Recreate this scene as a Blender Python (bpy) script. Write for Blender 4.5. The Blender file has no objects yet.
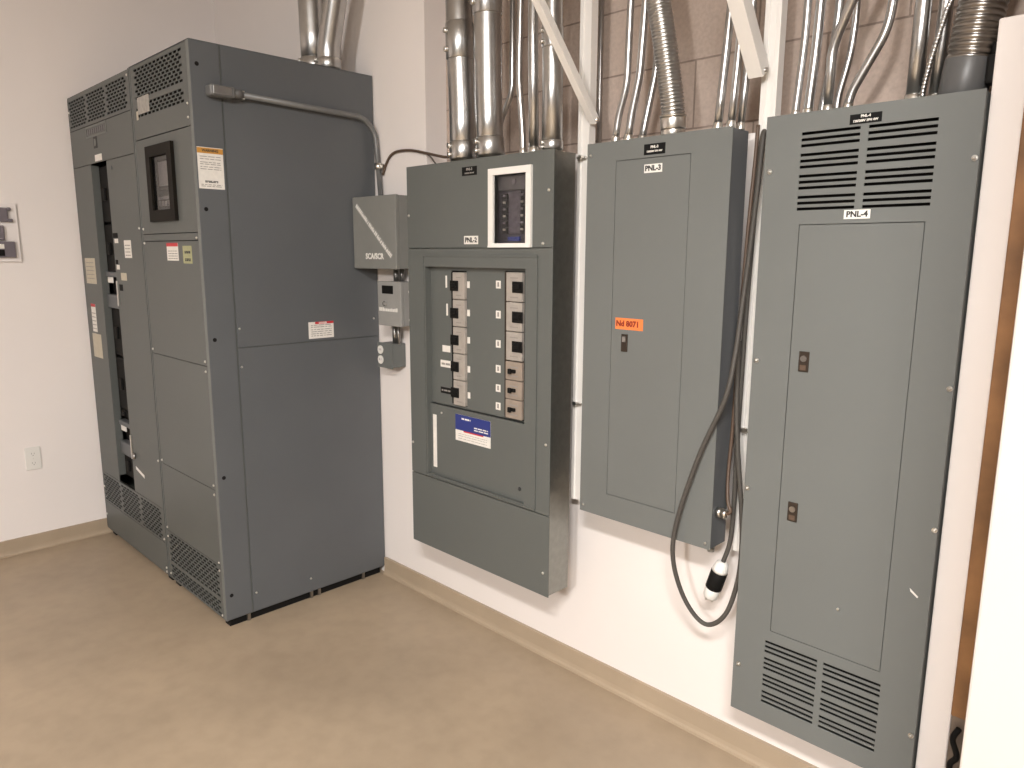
import bpy, bmesh, math, random
from mathutils import Vector, Matrix

random.seed(7)
SC = bpy.context.scene
COL = SC.collection
PI = math.pi


# ------------------------------------------------------------------ materials
def new_mat(name):
    m = bpy.data.materials.new(name)
    m.use_nodes = True
    nt = m.node_tree
    b = nt.nodes['Principled BSDF']
    return m, nt, b


def plain(name, col, rough=.5, metal=0.0, spec=.5, noise=0.0, nscale=30, bump=0.0, bscale=200):
    m, nt, b = new_mat(name)
    b.inputs['Roughness'].default_value = rough
    b.inputs['Metallic'].default_value = metal
    b.inputs['Specular IOR Level'].default_value = spec
    b.inputs['Base Color'].default_value = (*col, 1)
    tc = nt.nodes.new('ShaderNodeTexCoord')
    if noise:
        n = nt.nodes.new('ShaderNodeTexNoise')
        n.inputs['Scale'].default_value = nscale
        n.inputs['Detail'].default_value = 4
        r = nt.nodes.new('ShaderNodeValToRGB')
        r.color_ramp.elements[0].position = .3
        r.color_ramp.elements[1].position = .7
        r.color_ramp.elements[0].color = (*[c * (1 - noise) for c in col], 1)
        r.color_ramp.elements[1].color = (*[min(1, c * (1 + noise)) for c in col], 1)
        nt.links.new(tc.outputs['Object'], n.inputs['Vector'])
        nt.links.new(n.outputs['Fac'], r.inputs['Fac'])
        nt.links.new(r.outputs['Color'], b.inputs['Base Color'])
    if bump:
        n2 = nt.nodes.new('ShaderNodeTexNoise')
        n2.inputs['Scale'].default_value = bscale
        bp = nt.nodes.new('ShaderNodeBump')
        bp.inputs['Strength'].default_value = bump
        bp.inputs['Distance'].default_value = .002
        nt.links.new(tc.outputs['Object'], n2.inputs['Vector'])
        nt.links.new(n2.outputs['Fac'], bp.inputs['Height'])
        nt.links.new(bp.outputs['Normal'], b.inputs['Normal'])
    return m


M = {}
M['paint'] = plain('grey enamel', (.148, .156, .150), .45, spec=.35, noise=.03, nscale=3, bump=.04, bscale=400)
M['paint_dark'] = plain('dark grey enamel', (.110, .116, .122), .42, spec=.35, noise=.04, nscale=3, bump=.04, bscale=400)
M['paint_warm'] = plain('warm grey enamel', (.104, .111, .106), .45, spec=.35, noise=.03, nscale=3, bump=.04, bscale=400)
M['paint_green'] = plain('green grey enamel', (.112, .119, .112), .42, spec=.35, noise=.03, nscale=3, bump=.04, bscale=400)
M['run_grey'] = plain('grey painted conduit', (.17, .17, .168), .42, metal=.2, noise=.06, nscale=30)
M['box_grey'] = plain('light grey enamel', (.215, .215, .20), .5, spec=.35, noise=.04, nscale=12)
M['timer_grey'] = plain('pale grey enamel', (.30, .295, .28), .5, noise=.04, nscale=12)
M['galv'] = plain('galvanized sheet', (.29, .295, .275), .32, metal=.9, noise=.08, nscale=40)
M['conduit'] = plain('galvanized conduit', (.49, .487, .48), .30, metal=1, noise=.06, nscale=25)
M['conduit_dull'] = plain('dull conduit', (.38, .37, .36), .32, metal=1, noise=.08, nscale=25)
M['flex'] = plain('flexible steel', (.33, .31, .29), .30, metal=1, noise=.08, nscale=25)
M['sleeve'] = plain('grey plastic sleeve', (.10, .10, .10), .4)
M['cast'] = plain('cast aluminium', (.46, .45, .42), .45, metal=.8, noise=.15, nscale=60)
M['zinc'] = plain('zinc screw', (.72, .70, .66), .3, metal=1)
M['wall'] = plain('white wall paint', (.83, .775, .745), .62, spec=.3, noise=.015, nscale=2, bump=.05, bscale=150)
M['wall_l'] = plain('off white wall paint', (.87, .81, .78), .62, spec=.3, noise=.015, nscale=2, bump=.05, bscale=150)
M['wall_back_grey'] = plain('grey wall paint', (.10, .097, .094), .7)
M['ceil'] = plain('pale ceiling tile', (.78, .76, .74), .8)
M['wall_r'] = plain('dimmed white wall paint', (.52, .475, .44), .62, spec=.3, noise=.015, nscale=2, bump=.05, bscale=150)  # white paint darkened to offset the near lamp's strong light
M['strut'] = plain('white strut paint', (.80, .77, .73), .42, noise=.03, nscale=10)
M['base'] = plain('tan vinyl', (.40, .315, .225), .45, noise=.05, nscale=6)
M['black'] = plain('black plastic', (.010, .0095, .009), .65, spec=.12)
M['blacklabel'] = plain('black laminate', (.008, .008, .008), .7, spec=.15)
M['white'] = plain('white plastic', (.80, .78, .74), .4)
M['paper'] = plain('white paper label', (.78, .75, .70), .6, noise=.05, nscale=60)
M['cream'] = plain('cream paper label', (.52, .47, .37), .6, noise=.06, nscale=60)
M['faded'] = plain('faded paper', (.36, .34, .31), .7, noise=.15, nscale=50)
M['orange'] = plain('orange label', (.82, .22, .06), .5)
M['darkred'] = plain('dark red ink', (.22, .02, .01), .6)
M['amber'] = plain('amber print', (.55, .27, .05), .6)
M['red'] = plain('red print', (.55, .03, .04), .5)
M['blue'] = plain('blue print', (.02, .035, .20), .4)
M['olive'] = plain('yellow green label', (.36, .36, .20), .6, noise=.1, nscale=80)
M['ink'] = plain('grey ink', (.28, .26, .24), .6)
M['inkblack'] = plain('black ink', (.03, .03, .03), .6)
M['breaker_beige'] = plain('beige breaker case', (.36, .325, .29), .5, noise=.08, nscale=50)
M['breaker_tan'] = plain('tan breaker case', (.30, .245, .20), .5, noise=.08, nscale=50)
M['bronze'] = plain('bronze latch', (.035, .024, .017), .5, spec=.3)
M['plum'] = plain('meter board', (.055, .05, .06), .35, noise=.25, nscale=40)
M['slate'] = plain('slate grey plate', (.10, .095, .10), .35)
M['mauve'] = plain('dark mauve plate', (.085, .075, .09), .3, noise=.3, nscale=60)
M['violet'] = plain('grey violet plate', (.17, .15, .17), .3)
M['rubber'] = plain('grey rubber cord', (.075, .068, .060), .55, spec=.3)
M['brown'] = plain('brown cable', (.095, .06, .04), .5)
M['wood'] = plain('varnished wood', (.25, .12, .045), .55, noise=.3, nscale=9)
M['brush'] = plain('weathered wood', (.17, .13, .10), .6, noise=.3, nscale=20)
M['meter_black'] = plain('black meter frame', (.010, .008, .006), .6, spec=.12)
M['lcd'] = plain('dark display', (.025, .027, .028), .5, spec=.2)

# glass
m, nt, b = new_mat('clear glass')
b.inputs['Base Color'].default_value = (1, 1, 1, 1)
b.inputs['Transmission Weight'].default_value = 1
b.inputs['Roughness'].default_value = .02
b.inputs['IOR'].default_value = 1.18
M['glass'] = m

# masonry
m, nt, b = new_mat('painted concrete block')
tc = nt.nodes.new('ShaderNodeTexCoord')
sx = nt.nodes.new('ShaderNodeSeparateXYZ')
cx = nt.nodes.new('ShaderNodeCombineXYZ')
br = nt.nodes.new('ShaderNodeTexBrick')
br.inputs['Scale'].default_value = 1
br.inputs['Brick Width'].default_value = .406
br.inputs['Row Height'].default_value = .203
br.inputs['Mortar Size'].default_value = .0035
br.inputs['Mortar Smooth'].default_value = .4
br.inputs['Color1'].default_value = (.60, .485, .415, 1)
br.inputs['Color2'].default_value = (.55, .445, .38, 1)
br.inputs['Mortar'].default_value = (.34, .27, .23, 1)
nz = nt.nodes.new('ShaderNodeTexNoise')
nz.inputs['Scale'].default_value = 90
nz.inputs['Detail'].default_value = 6
mx = nt.nodes.new('ShaderNodeMixRGB')
mx.blend_type = 'MULTIPLY'
mx.inputs['Fac'].default_value = .35
ad = nt.nodes.new('ShaderNodeMath')
ad.operation = 'MULTIPLY_ADD'
ad.inputs[1].default_value = 1.0
ad.inputs[2].default_value = -2.15 + .203 * 12
ax = nt.nodes.new('ShaderNodeMath')
ax.operation = 'ADD'
ax.inputs[1].default_value = -3.09 + .406 * 10
L = nt.links.new
L(tc.outputs['Object'], sx.inputs[0])
L(sx.outputs['Z'], ad.inputs[0])
L(sx.outputs['X'], ax.inputs[0])
L(ax.outputs[0], cx.inputs['X'])
L(ad.outputs[0], cx.inputs['Y'])
L(cx.outputs[0], br.inputs['Vector'])
L(tc.outputs['Object'], nz.inputs['Vector'])
L(br.outputs['Color'], mx.inputs['Color1'])
L(nz.outputs['Fac'], mx.inputs['Color2'])
L(mx.outputs['Color'], b.inputs['Base Color'])
b.inputs['Roughness'].default_value = .8
b.inputs['Specular IOR Level'].default_value = .2
bp = nt.nodes.new('ShaderNodeBump')
bp.inputs['Strength'].default_value = .5
bp.inputs['Distance'].default_value = .003
mb_ = nt.nodes.new('ShaderNodeMath')
mb_.operation = 'MULTIPLY_ADD'
mb_.inputs[1].default_value = .3
sb_ = nt.nodes.new('ShaderNodeMath')
sb_.operation = 'SUBTRACT'
sb_.inputs[0].default_value = 1
L(br.outputs['Fac'], sb_.inputs[1])
L(nz.outputs['Fac'], mb_.inputs[0])
L(sb_.outputs[0], mb_.inputs[2])
L(mb_.outputs[0], bp.inputs['Height'])
L(bp.outputs['Normal'], b.inputs['Normal'])
M['cmu'] = m

# floor: mottled sealed concrete
m, nt, b = new_mat('beige sealed floor')
tc = nt.nodes.new('ShaderNodeTexCoord')
n1 = nt.nodes.new('ShaderNodeTexNoise')
n1.inputs['Scale'].default_value = 1.6
n1.inputs['Detail'].default_value = 5
r1 = nt.nodes.new('ShaderNodeValToRGB')
r1.color_ramp.elements[0].position = .32
r1.color_ramp.elements[1].position = .70
r1.color_ramp.elements[0].color = (.34, .265, .187, 1)
r1.color_ramp.elements[1].color = (.43, .337, .238, 1)
n2 = nt.nodes.new('ShaderNodeTexNoise')
n2.inputs['Scale'].default_value = 14
n2.inputs['Detail'].default_value = 6
r2 = nt.nodes.new('ShaderNodeValToRGB')
r2.color_ramp.elements[0].position = .25
r2.color_ramp.elements[0].color = (.88, .88, .88, 1)
r2.color_ramp.elements[1].position = .6
r2.color_ramp.elements[1].color = (1, 1, 1, 1)
mm = nt.nodes.new('ShaderNodeMixRGB')
mm.blend_type = 'MULTIPLY'
mm.inputs['Fac'].default_value = .8
L = nt.links.new
L(tc.outputs['Object'], n1.inputs['Vector'])
L(tc.outputs['Object'], n2.inputs['Vector'])
L(n1.outputs['Fac'], r1.inputs['Fac'])
L(n2.outputs['Fac'], r2.inputs['Fac'])
L(r1.outputs['Color'], mm.inputs['Color1'])
L(r2.outputs['Color'], mm.inputs['Color2'])
L(mm.outputs['Color'], b.inputs['Base Color'])
b.inputs['Roughness'].default_value = .42
b.inputs['Specular IOR Level'].default_value = .4
M['floor'] = m


# ------------------------------------------------------------------ mesh builder
class MB:
    def __init__(self):
        self.bm = bmesh.new()

    def _add(self, verts, faces, smooth=False):
        vs = [self.bm.verts.new(v) for v in verts]
        for f in faces:
            try:
                fc = self.bm.faces.new([vs[i] for i in f])
                fc.smooth = smooth
            except ValueError:
                pass
        return vs

    def box(self, x0, x1, y0, y1, z0, z1, bevel=0.0, seg=2):
        v = [(x, y, z) for z in (z0, z1) for y in (y0, y1) for x in (x0, x1)]
        f = [(0, 2, 3, 1), (4, 5, 7, 6), (0, 1, 5, 4), (2, 6, 7, 3), (0, 4, 6, 2), (1, 3, 7, 5)]
        vs = self._add(v, f)
        if bevel:
            es = {e for q in vs for e in q.link_edges}
            bmesh.ops.bevel(self.bm, geom=list(es), offset=bevel, segments=seg, affect='EDGES', profile=.5)
        return self

    def plate(self, fr, a0, a1, b0, b1, t, holes=()):
        """flat sheet in the frame fr(a, b, depth) with rectangular openings"""
        A = sorted({a0, a1, *[h[0] for h in holes], *[h[1] for h in holes]})
        B = sorted({b0, b1, *[h[2] for h in holes], *[h[3] for h in holes]})
        A = [a for a in A if a0 - 1e-9 <= a <= a1 + 1e-9]
        B = [q for q in B if b0 - 1e-9 <= q <= b1 + 1e-9]
        na, nb = len(A) - 1, len(B) - 1
        solid = [[True] * nb for _ in range(na)]
        for h in holes:
            for i in range(na):
                ca = (A[i] + A[i + 1]) / 2
                if h[0] < ca < h[1]:
                    for j in range(nb):
                        cb = (B[j] + B[j + 1]) / 2
                        if h[2] < cb < h[3]:
                            solid[i][j] = False
        V = {}

        def v(i, j, k):
            if (i, j, k) not in V:
                V[(i, j, k)] = self.bm.verts.new(fr(A[i], B[j], t * k))
            return V[(i, j, k)]

        def s(i, j):
            return 0 <= i < na and 0 <= j < nb and solid[i][j]
        for i in range(na):
            for j in range(nb):
                if not solid[i][j]:
                    continue
                self.bm.faces.new([v(i, j, 0), v(i + 1, j, 0), v(i + 1, j + 1, 0), v(i, j + 1, 0)])
                self.bm.faces.new([v(i, j, 1), v(i, j + 1, 1), v(i + 1, j + 1, 1), v(i + 1, j, 1)])
                if not s(i - 1, j):
                    self.bm.faces.new([v(i, j, 0), v(i, j + 1, 0), v(i, j + 1, 1), v(i, j, 1)])
                if not s(i + 1, j):
                    self.bm.faces.new([v(i + 1, j, 0), v(i + 1, j, 1), v(i + 1, j + 1, 1), v(i + 1, j + 1, 0)])
                if not s(i, j - 1):
                    self.bm.faces.new([v(i, j, 0), v(i, j, 1), v(i + 1, j, 1), v(i + 1, j, 0)])
                if not s(i, j + 1):
                    self.bm.faces.new([v(i, j + 1, 0), v(i + 1, j + 1, 0), v(i + 1, j + 1, 1), v(i, j + 1, 1)])
        return self

    def shell(self, x0, x1, y0, y1, z0, z1, t):
        """sheet metal box, open towards -y"""
        o = [(x, y, z) for z in (z0, z1) for y in (y0, y1) for x in (x0, x1)]
        i = [(x, y, z) for z in (z0 + t, z1 - t) for y in (y0, y1 - t) for x in (x0 + t, x1 - t)]
        f = [(0, 2, 3, 1), (4, 5, 7, 6), (2, 6, 7, 3), (0, 4, 6, 2), (1, 3, 7, 5)]
        f += [tuple(8 + q for q in reversed(g)) for g in f]
        f += [(0, 1, 9, 8), (1, 5, 13, 9), (5, 4, 12, 13), (4, 0, 8, 12)]
        self._add(o + i, f)
        return self

    def tube(self, path, r, seg=16, ribs=None, caps=True):
        P = [Vector(p) for p in path]
        n = len(P)
        T = [(P[min(i + 1, n - 1)] - P[max(i - 1, 0)]).normalized() for i in range(n)]
        u = T[0].orthogonal().normalized()
        if abs(T[0].z) > .7:
            u = (Vector((1, 0, 0)) - T[0] * T[0].x).normalized()
        rings = []
        for i in range(n):
            u = (u - T[i] * u.dot(T[i])).normalized()
            w = T[i].cross(u)
            rr = r[i] if isinstance(r, (list, tuple)) else r
            rings.append([self.bm.verts.new(P[i] + (u * math.cos(2 * PI * k / seg) + w * math.sin(2 * PI * k / seg)) * rr)
                          for k in range(seg)])
        for i in range(n - 1):
            for k in range(seg):
                f = self.bm.faces.new([rings[i][k], rings[i][(k + 1) % seg], rings[i + 1][(k + 1) % seg], rings[i + 1][k]])
                f.smooth = True
        if caps:
            self.bm.faces.new(list(reversed(rings[0])))
            self.bm.faces.new(rings[-1])
        return self

    def cyl(self, c, axis, r, h, seg=16, bevel=0.0):
        c = Vector(c)
        a = {'x': Vector((1, 0, 0)), 'y': Vector((0, 1, 0)), 'z': Vector((0, 0, 1))}[axis] if isinstance(axis, str) else Vector(axis).normalized()
        if bevel:
            return self.tube([c, c + a * 1e-5, c + a * (h - bevel), c + a * h], [r, r, r, r - bevel], seg)
        return self.tube([c, c + a * h], r, seg)

    def prism(self, pts, fr, d0, d1):
        """outline pts (a, b) extruded along depth"""
        n = len(pts)
        v = [fr(a, b, d0) for a, b in pts] + [fr(a, b, d1) for a, b in pts]
        f = [tuple(range(n)), tuple(reversed(range(n, 2 * n)))]
        f += [(i, i + n, (i + 1) % n + n, (i + 1) % n) for i in range(n)]
        self._add(v, f)
        return self

    def build(self, name, mat, parent=None, origin=None, label=None):
        bmesh.ops.recalc_face_normals(self.bm, faces=self.bm.faces[:])
        if parent is not None:
            o_ = Vector(base_of[parent.name])
        else:
            o_ = Vector(origin if origin is not None else (0, 0, 0))
        bmesh.ops.translate(self.bm, verts=self.bm.verts[:], vec=-o_)
        me = bpy.data.meshes.new(name)
        self.bm.to_mesh(me)
        self.bm.free()
        me.materials.append(mat)
        ob = bpy.data.objects.new(name, me)
        COL.objects.link(ob)
        if parent is not None:
            ob.parent = parent
        else:
            ob.location = o_
        base_of[ob.name] = tuple(o_)
        if label:
            ob['label'] = label
        return ob


base_of = {}


def thing(name, loc, label, cat, group=None):
    o = bpy.data.objects.new(name, None)
    COL.objects.link(o)
    o.location = loc
    o.empty_display_size = .1
    base_of[o.name] = tuple(loc)
    return tag(o, label, cat, group)


def tag(o, label, cat, group=None):
    o['label'] = label
    o['category'] = cat
    if group:
        o['group'] = group
    return o


def struct(o):
    o['kind'] = 'structure'
    return o


def front(y):
    return lambda a, b, d: (a, y + d, b)


def side(x):
    return lambda a, b, d: (x - d, a, b)


def text(string, size, loc, mat, parent, facing='y', rotz=0.0, sx=1.0, align='CENTER', depth=.0004, name='lettering'):
    cu = bpy.data.curves.new(name, 'FONT')
    cu.body = string
    cu.size = size
    cu.align_x = align
    cu.align_y = 'CENTER'
    cu.extrude = depth
    cu.offset = size * .035
    cu.resolution_u = 2
    tmp = bpy.data.objects.new('tmp', cu)
    COL.objects.link(tmp)
    dg = bpy.context.evaluated_depsgraph_get()
    me = bpy.data.meshes.new_from_object(tmp.evaluated_get(dg))
    bpy.data.objects.remove(tmp)
    bpy.data.curves.remove(cu)
    R = Matrix.Rotation(rotz, 4, 'Z') @ Matrix.Diagonal((sx, 1, 1, 1))
    R = Matrix.Rotation(PI / 2, 4, 'X') @ R
    if facing == 'x':
        R = Matrix.Rotation(PI / 2, 4, 'Z') @ R
    me.transform(Matrix.Translation(Vector(loc) - Vector(base_of[parent.name])) @ R)
    me.name = name
    me.materials.clear()
    me.materials.append(mat)
    ob = bpy.data.objects.new(name, me)
    COL.objects.link(ob)
    ob.parent = parent
    base_of[ob.name] = base_of[parent.name]
    return ob


def curve(pts, n=8):
    """Catmull-Rom through pts"""
    P = [Vector(p) for p in pts]
    P = [P[0] * 2 - P[1]] + P + [P[-1] * 2 - P[-2]]
    out = []
    for i in range(1, len(P) - 2):
        for k in range(n):
            t = k / n
            a, b_, c, d = P[i - 1], P[i], P[i + 1], P[i + 2]
            out.append(.5 * ((2 * b_) + (c - a) * t + (2 * a - 5 * b_ + 4 * c - d) * t * t + (3 * b_ - a - 3 * c + d) * t ** 3))
    out.append(P[-2])
    return out


def bends(pts, rad=.05, n=6):
    """polyline with rounded corners, as bent conduit"""
    P = [Vector(p) for p in pts]
    out = [P[0]]
    for i in range(1, len(P) - 1):
        a, b_, c = P[i - 1], P[i], P[i + 1]
        d = min(rad, (a - b_).length * .45, (c - b_).length * .45)
        p, q = b_ + (a - b_).normalized() * d, b_ + (c - b_).normalized() * d
        for k in range(n + 1):
            t = k / n
            out.append(p * (1 - t) ** 2 + b_ * 2 * t * (1 - t) + q * t * t)
    out.append(P[-1])
    return out


# ------------------------------------------------------------------ the room
WY = .012          # face of the plastered wall behind the panels
CEIL = 3.05
XL_WALL = -.008
WRX, WRY = 4.167, -.8   # corner of the nearer wall at the right
RX = 8.5
FY = -8.5

struct(MB().box(-.3, RX + .3, FY - .3, .4, -.12, 0).build('floor', M['floor']))
struct(MB().box(XL_WALL - .12, XL_WALL, FY - .2, WY + .3, 0, CEIL).build('wall_left', M['wall_l']))
# plastered wall: full height on the left, cut low behind the panels, and a short return on the right
b = MB()
b.plate(front(WY), XL_WALL, 4.2, 0, CEIL, .112, [(1.90, 4.2, 1.893, CEIL)])
struct(b.build('wall_back', M['wall']))
struct(MB().box(1.78, 4.3, .124, .3, 1.6, CEIL).build('wall_recess', M['cmu']))
b = MB()
b.box(3.9535, 4.0165, -.128, WY, 0, 2.04, .004, 2)
struct(b.build('wall_return', M['wall']))
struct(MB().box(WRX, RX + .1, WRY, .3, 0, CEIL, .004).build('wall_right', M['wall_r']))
struct(MB().box(-.2, RX + .2, FY - .2, .4, CEIL, CEIL + .1).build('ceiling', M['ceil']))
struct(MB().box(-.2, RX + .2, FY - .15, FY, 0, CEIL).build('wall_front', M['wall_back_grey']))
struct(MB().box(RX, RX + .15, FY, 0, 0, CEIL).build('wall_far_right', M['wall_back_grey']))

# vinyl cove base
prof = [(-.001, .083), (.0115, .083), (.0115, .0), (-.013, .0), (-.013, .002), (-.006, .005), (-.002, .013), (0, .026)]
b = MB()
b.prism(prof, lambda a, z, d: (d, a, z), 1.541, 4.02)
struct(b.build('baseboard_back', M['base']))
b = MB()
b.prism(prof, lambda a, z, d: (XL_WALL + .0115 - a, d, z), FY, -.45)
struct(b.build('baseboard_left', M['base']))

# wood post in the gap beside the right-hand wall
b = MB()
b.box(4.0175, 4.074, -.140, WY, .49, 2.0, .003)
struct(b.build('trim_1', M['wood']))
b = MB()
b.box(4.0175, 4.070, -.130, WY, 0, .488, .003)
struct(b.build('trim_2', M['brush']))

# ------------------------------------------------------------------ switchboard
H = 2.324
F = -.794
SX0, SX1, SX2 = .016, .912, 1.5356
SYB = .008


def screw_y(parent, x, y, z, r=.006, name='screw', mat='zinc'):
    b = MB()
    b.tube([(x, y + .001, z), (x, y - .002, z), (x, y - .0045, z)], [r, r, r * .55], 12)
    return b.build(name, M[mat], parent)


def screw_x(parent, x, y, z, r=.006, name='screw', mat='zinc'):
    b = MB()
    b.tube([(x - .001, y, z), (x + .002, y, z), (x + .0045, y, z)], [r, r, r * .55], 12)
    return b.build(name, M[mat], parent)


def lab(parent, fr_y, x0, x1, z0, z1, mat, name='label', label=None, t=.0008):
    b = MB()
    b.box(x0, x1, fr_y - t, fr_y, z0, z1)
    return b.build(name, mat, parent, label=label)


def lines_y(parent, y, x0, x1, zs, mat, h=.004, name='print', jag=True):
    b = MB()
    for z in zs:
        x = x0
        while x < x1:
            w = random.uniform(.008, .03) if jag else (x1 - x0)
            b.box(x, min(x + w, x1), y - .0004, y, z, z + h)
            x += w + (.004 if jag else 0)
    return b.build(name, mat, parent)


def lines_x(parent, x, y0, y1, zs, mat, h=.003, name='print'):
    b = MB()
    for z in zs:
        y = y0
        while y < y1:
            w = random.uniform(.008, .03)
            b.box(x, x + .0004, y, min(y + w, y1), z, z + h)
            y += w + .004
    return b.build(name, mat, parent)


# ---- left section with the breaker column
s1 = thing('switchboard_section', ((SX0 + SX1) / 2, -.39, 0),
           'left floor-standing grey switchboard section with a tall dark breaker slot, against the left wall', 'electrical cabinet',
           'floor-standing switchboard sections')
P = M['paint_warm']
MB().shell(SX0, SX1 - .001, F + .006, SYB, .035, H, .003).build('enclosure', P, s1)
for xa, xb in ((SX0 + .02, SX0 + .07), (SX1 - .07, SX1 - .02)):
    MB().box(xa, xb, F + .02, SYB - .02, 0, .0355).build('base_channel', M['black'], s1)
# front sheets
f1 = front(F)
x0, x1 = SX0 + .004, SX1 - .012
b = MB()
w = (x1 - x0 - .06) / 3
hs = []
for k in range(3):
    a = x0 + .02 + k * (w + .01)
    rows = 9
    for r in range(rows):
        zc = 2.170 + (r + .5) * .132 / rows
        x = a + .013 + (r % 2) * .021
        while x + .0135 <= a + w - .002:
            hs.append((round(x - .0168, 5), round(x + .0168, 5), round(zc - .0052, 5), round(zc + .0052, 5)))
            x += .042
b.plate(f1, x0, x1, 2.158, H - .003, .003, hs)
b.build('vent_panel', P, s1)
MB().plate(f1, x0, x1, 1.979, 2.155, .003).build('header_panel', P, s1)
b = MB()
b.plate(f1, x0, .30, .368, 1.976, .003)
b.box(.298, .301, F + .003, F + .034, .40, 1.972)
b.build('cover_panel', P, s1)
b = MB()
b.plate(f1, .53, x1, .368, 1.976, .003)
b.build('cover_panel', P, s1)
b = MB()
hs = []
for k in range(3):
    a = x0 + .02 + k * (w + .01)
    rows = 11
    for r in range(rows):
        zc = .205 + (r + .5) * .15 / rows
        x = a + .013 + (r % 2) * .021
        while x + .0135 <= a + w - .002:
            hs.append((round(x - .0168, 5), round(x + .0168, 5), round(zc - .0052, 5), round(zc + .0052, 5)))
            x += .042
b.plate(f1, x0, x1, .198, .365, .003, hs)
b.build('vent_panel', P, s1)
MB().plate(f1, x0, x1, .037, .195, .003).build('kick_panel', P, s1)
# corner posts
b = MB()
b.box(SX1 - .011, SX1 - .005, F - .001, F + .006, .035, H)
b.build('corner_post', P, s1)
MB().box(SX0 - .007, SX0 - .0002, F + .002, F + .03, .04, H - .01).build('wall_gap_shade', M['black'], s1)  # black strip added as the shadow line between cabinet and wall
# breaker column in the slot
b = MB()
b.box(.301, .53, F + .052, F + .056, .40, 1.975)
b.build('slot_back', M['black'], s1)
for (za, zb) in ((1.70, 1.965), (1.455, 1.69), (1.04, 1.275), (.76, 1.03), (.725, .755), (.40, .53)):
    b = MB()
    b.box(.312, .525, F + .030, F + .053, za, zb, .006)
    b.box(.36, .40, F + .018, F + .031, (za + zb) / 2 - .03 if zb - za > .1 else za + .004, (za + zb) / 2 + .03 if zb - za > .1 else zb - .004, .004)
    b.build('circuit_breaker', M['black'], s1)
for zc in (1.36, .60):
    b = MB()
    b.box(.306, .52, F + .018, F + .053, zc - .08, zc - .012, .004)
    b.box(.306, .52, F + .018, F + .053, zc + .075, zc + .10, .004)
    h = b.build('breaker_carriage', M['paint_dark'], s1)
    b = MB()
    b.box(.32, .39, F + .024, F + .030, zc + .045, zc + .074, .002)
    b.build('indicator', M['white'], h)
    b = MB()
    b.box(.535, .548, F - .006, F, zc - .06, zc + .06, .001)
    b.build('latch_strip', M['zinc'], s1)
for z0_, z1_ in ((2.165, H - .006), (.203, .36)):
    MB().box(SX0 + .012, SX1 - .02, F + .016, F + .019, z0_, z1_).build('vent_shade_board', M['black'], s1)  # black board added behind the holes so the vents look shaded inside
# labels and badge
b = MB()
b.plate(front(F - .002), .275, .575, 2.098, 2.152, .002, [(.285, .565, 2.107, 2.143)])
np_ = b.build('nameplate', M['paint'], s1)
b = MB()
for k in range(9):
    b.box(.295 + k * .03, .315 + k * .03, F - .0015, F, 2.113, 2.137, .0005, 1)
b.build('embossed_lettering', M['slate'], np_)
b = MB()
b.box(.375, .425, F - .0015, F, 2.045, 2.098, .0005, 1)
bd = b.build('badge', M['inkblack'], s1)
b = MB()
pts = [(.388, 2.055)] + [(.400 + .014 * math.cos(t), 2.0715 + .0165 * math.sin(t)) for t in [(-PI / 2) + PI * k / 8 for k in range(9)]] + [(.388, 2.088)]
b.prism(pts, front(F - .0025), 0, .001)
b.build('badge_letter', M['paint'], bd)
lab(s1, F, .375, .475, 1.985, 2.015, M['paper'])
screw_y(s1, .60, F, 1.94, .009, 'knockout_plug', 'paint_dark')
q = lab(s1, F, .065, .225, 1.395, 1.525, M['cream'], label='torn beige label on the left cover')
lines_y(q, F - .0009, .08, .20, [1.42, 1.44, 1.46, 1.48, 1.50], M['ink'])
q = lab(s1, F, .095, .165, 1.145, 1.29, M['paper'], label='narrow white label with a red top')
MB().box(.095, .165, F - .0014, F - .0008, 1.275, 1.29).build('print', M['red'], q)
lines_y(q, F - .0009, .10, .16, [1.16, 1.18, 1.20, 1.22, 1.24], M['ink'])
q = lab(s1, F, .075, .215, 1.01, 1.135, M['cream'], label='cream paper label on the left cover')
q = lab(s1, F, .678, .768, 1.53, 1.61, M['paper'])
lines_y(q, F - .0009, .69, .755, [1.54, 1.555, 1.57, 1.585], M['ink'])
lab(s1, F, .535, .60, 1.622, 1.645, M['blacklabel'], label='small black tag beside the slot')
lab(s1, F, .55, .60, 1.598, 1.618, M['paper'])
lab(s1, F, .54, .575, 1.50, 1.52, M['blacklabel'], label='small black tag beside the slot')
lab(s1, F, .55, .59, 1.475, 1.497, M['paper'])
lab(s1, F, .60, .675, 1.425, 1.46, M['cream'])
lab(s1, F, .565, .61, 1.375, 1.405, M['blacklabel'], label='small black tag beside the slot')
b = MB()
b.prism([(.575, .492), (.685, .468), (.685, .484), (.575, .508)], front(F - .0008), 0, .0008)
b.build('label', M['white'], s1)
b = MB()
b.tube([(.575, F, .56), (.575, F - .01, .56), (.575, F - .014, .56)], [.016, .016, .010], 16)
b.build('latch_knob', M['conduit_dull'], s1)
for (x, z) in ((x0 + .012, 2.25), (x0 + .012, .28), (x1 - .012, .215), (x1 - .012, .07), (x1 - .012, .05), (x0 + .012, .12), (x1 - .01, 1.66), (x1 - .012, 2.30), (x1 - .010, .60)):
    screw_y(s1, x, F, z)

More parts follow.
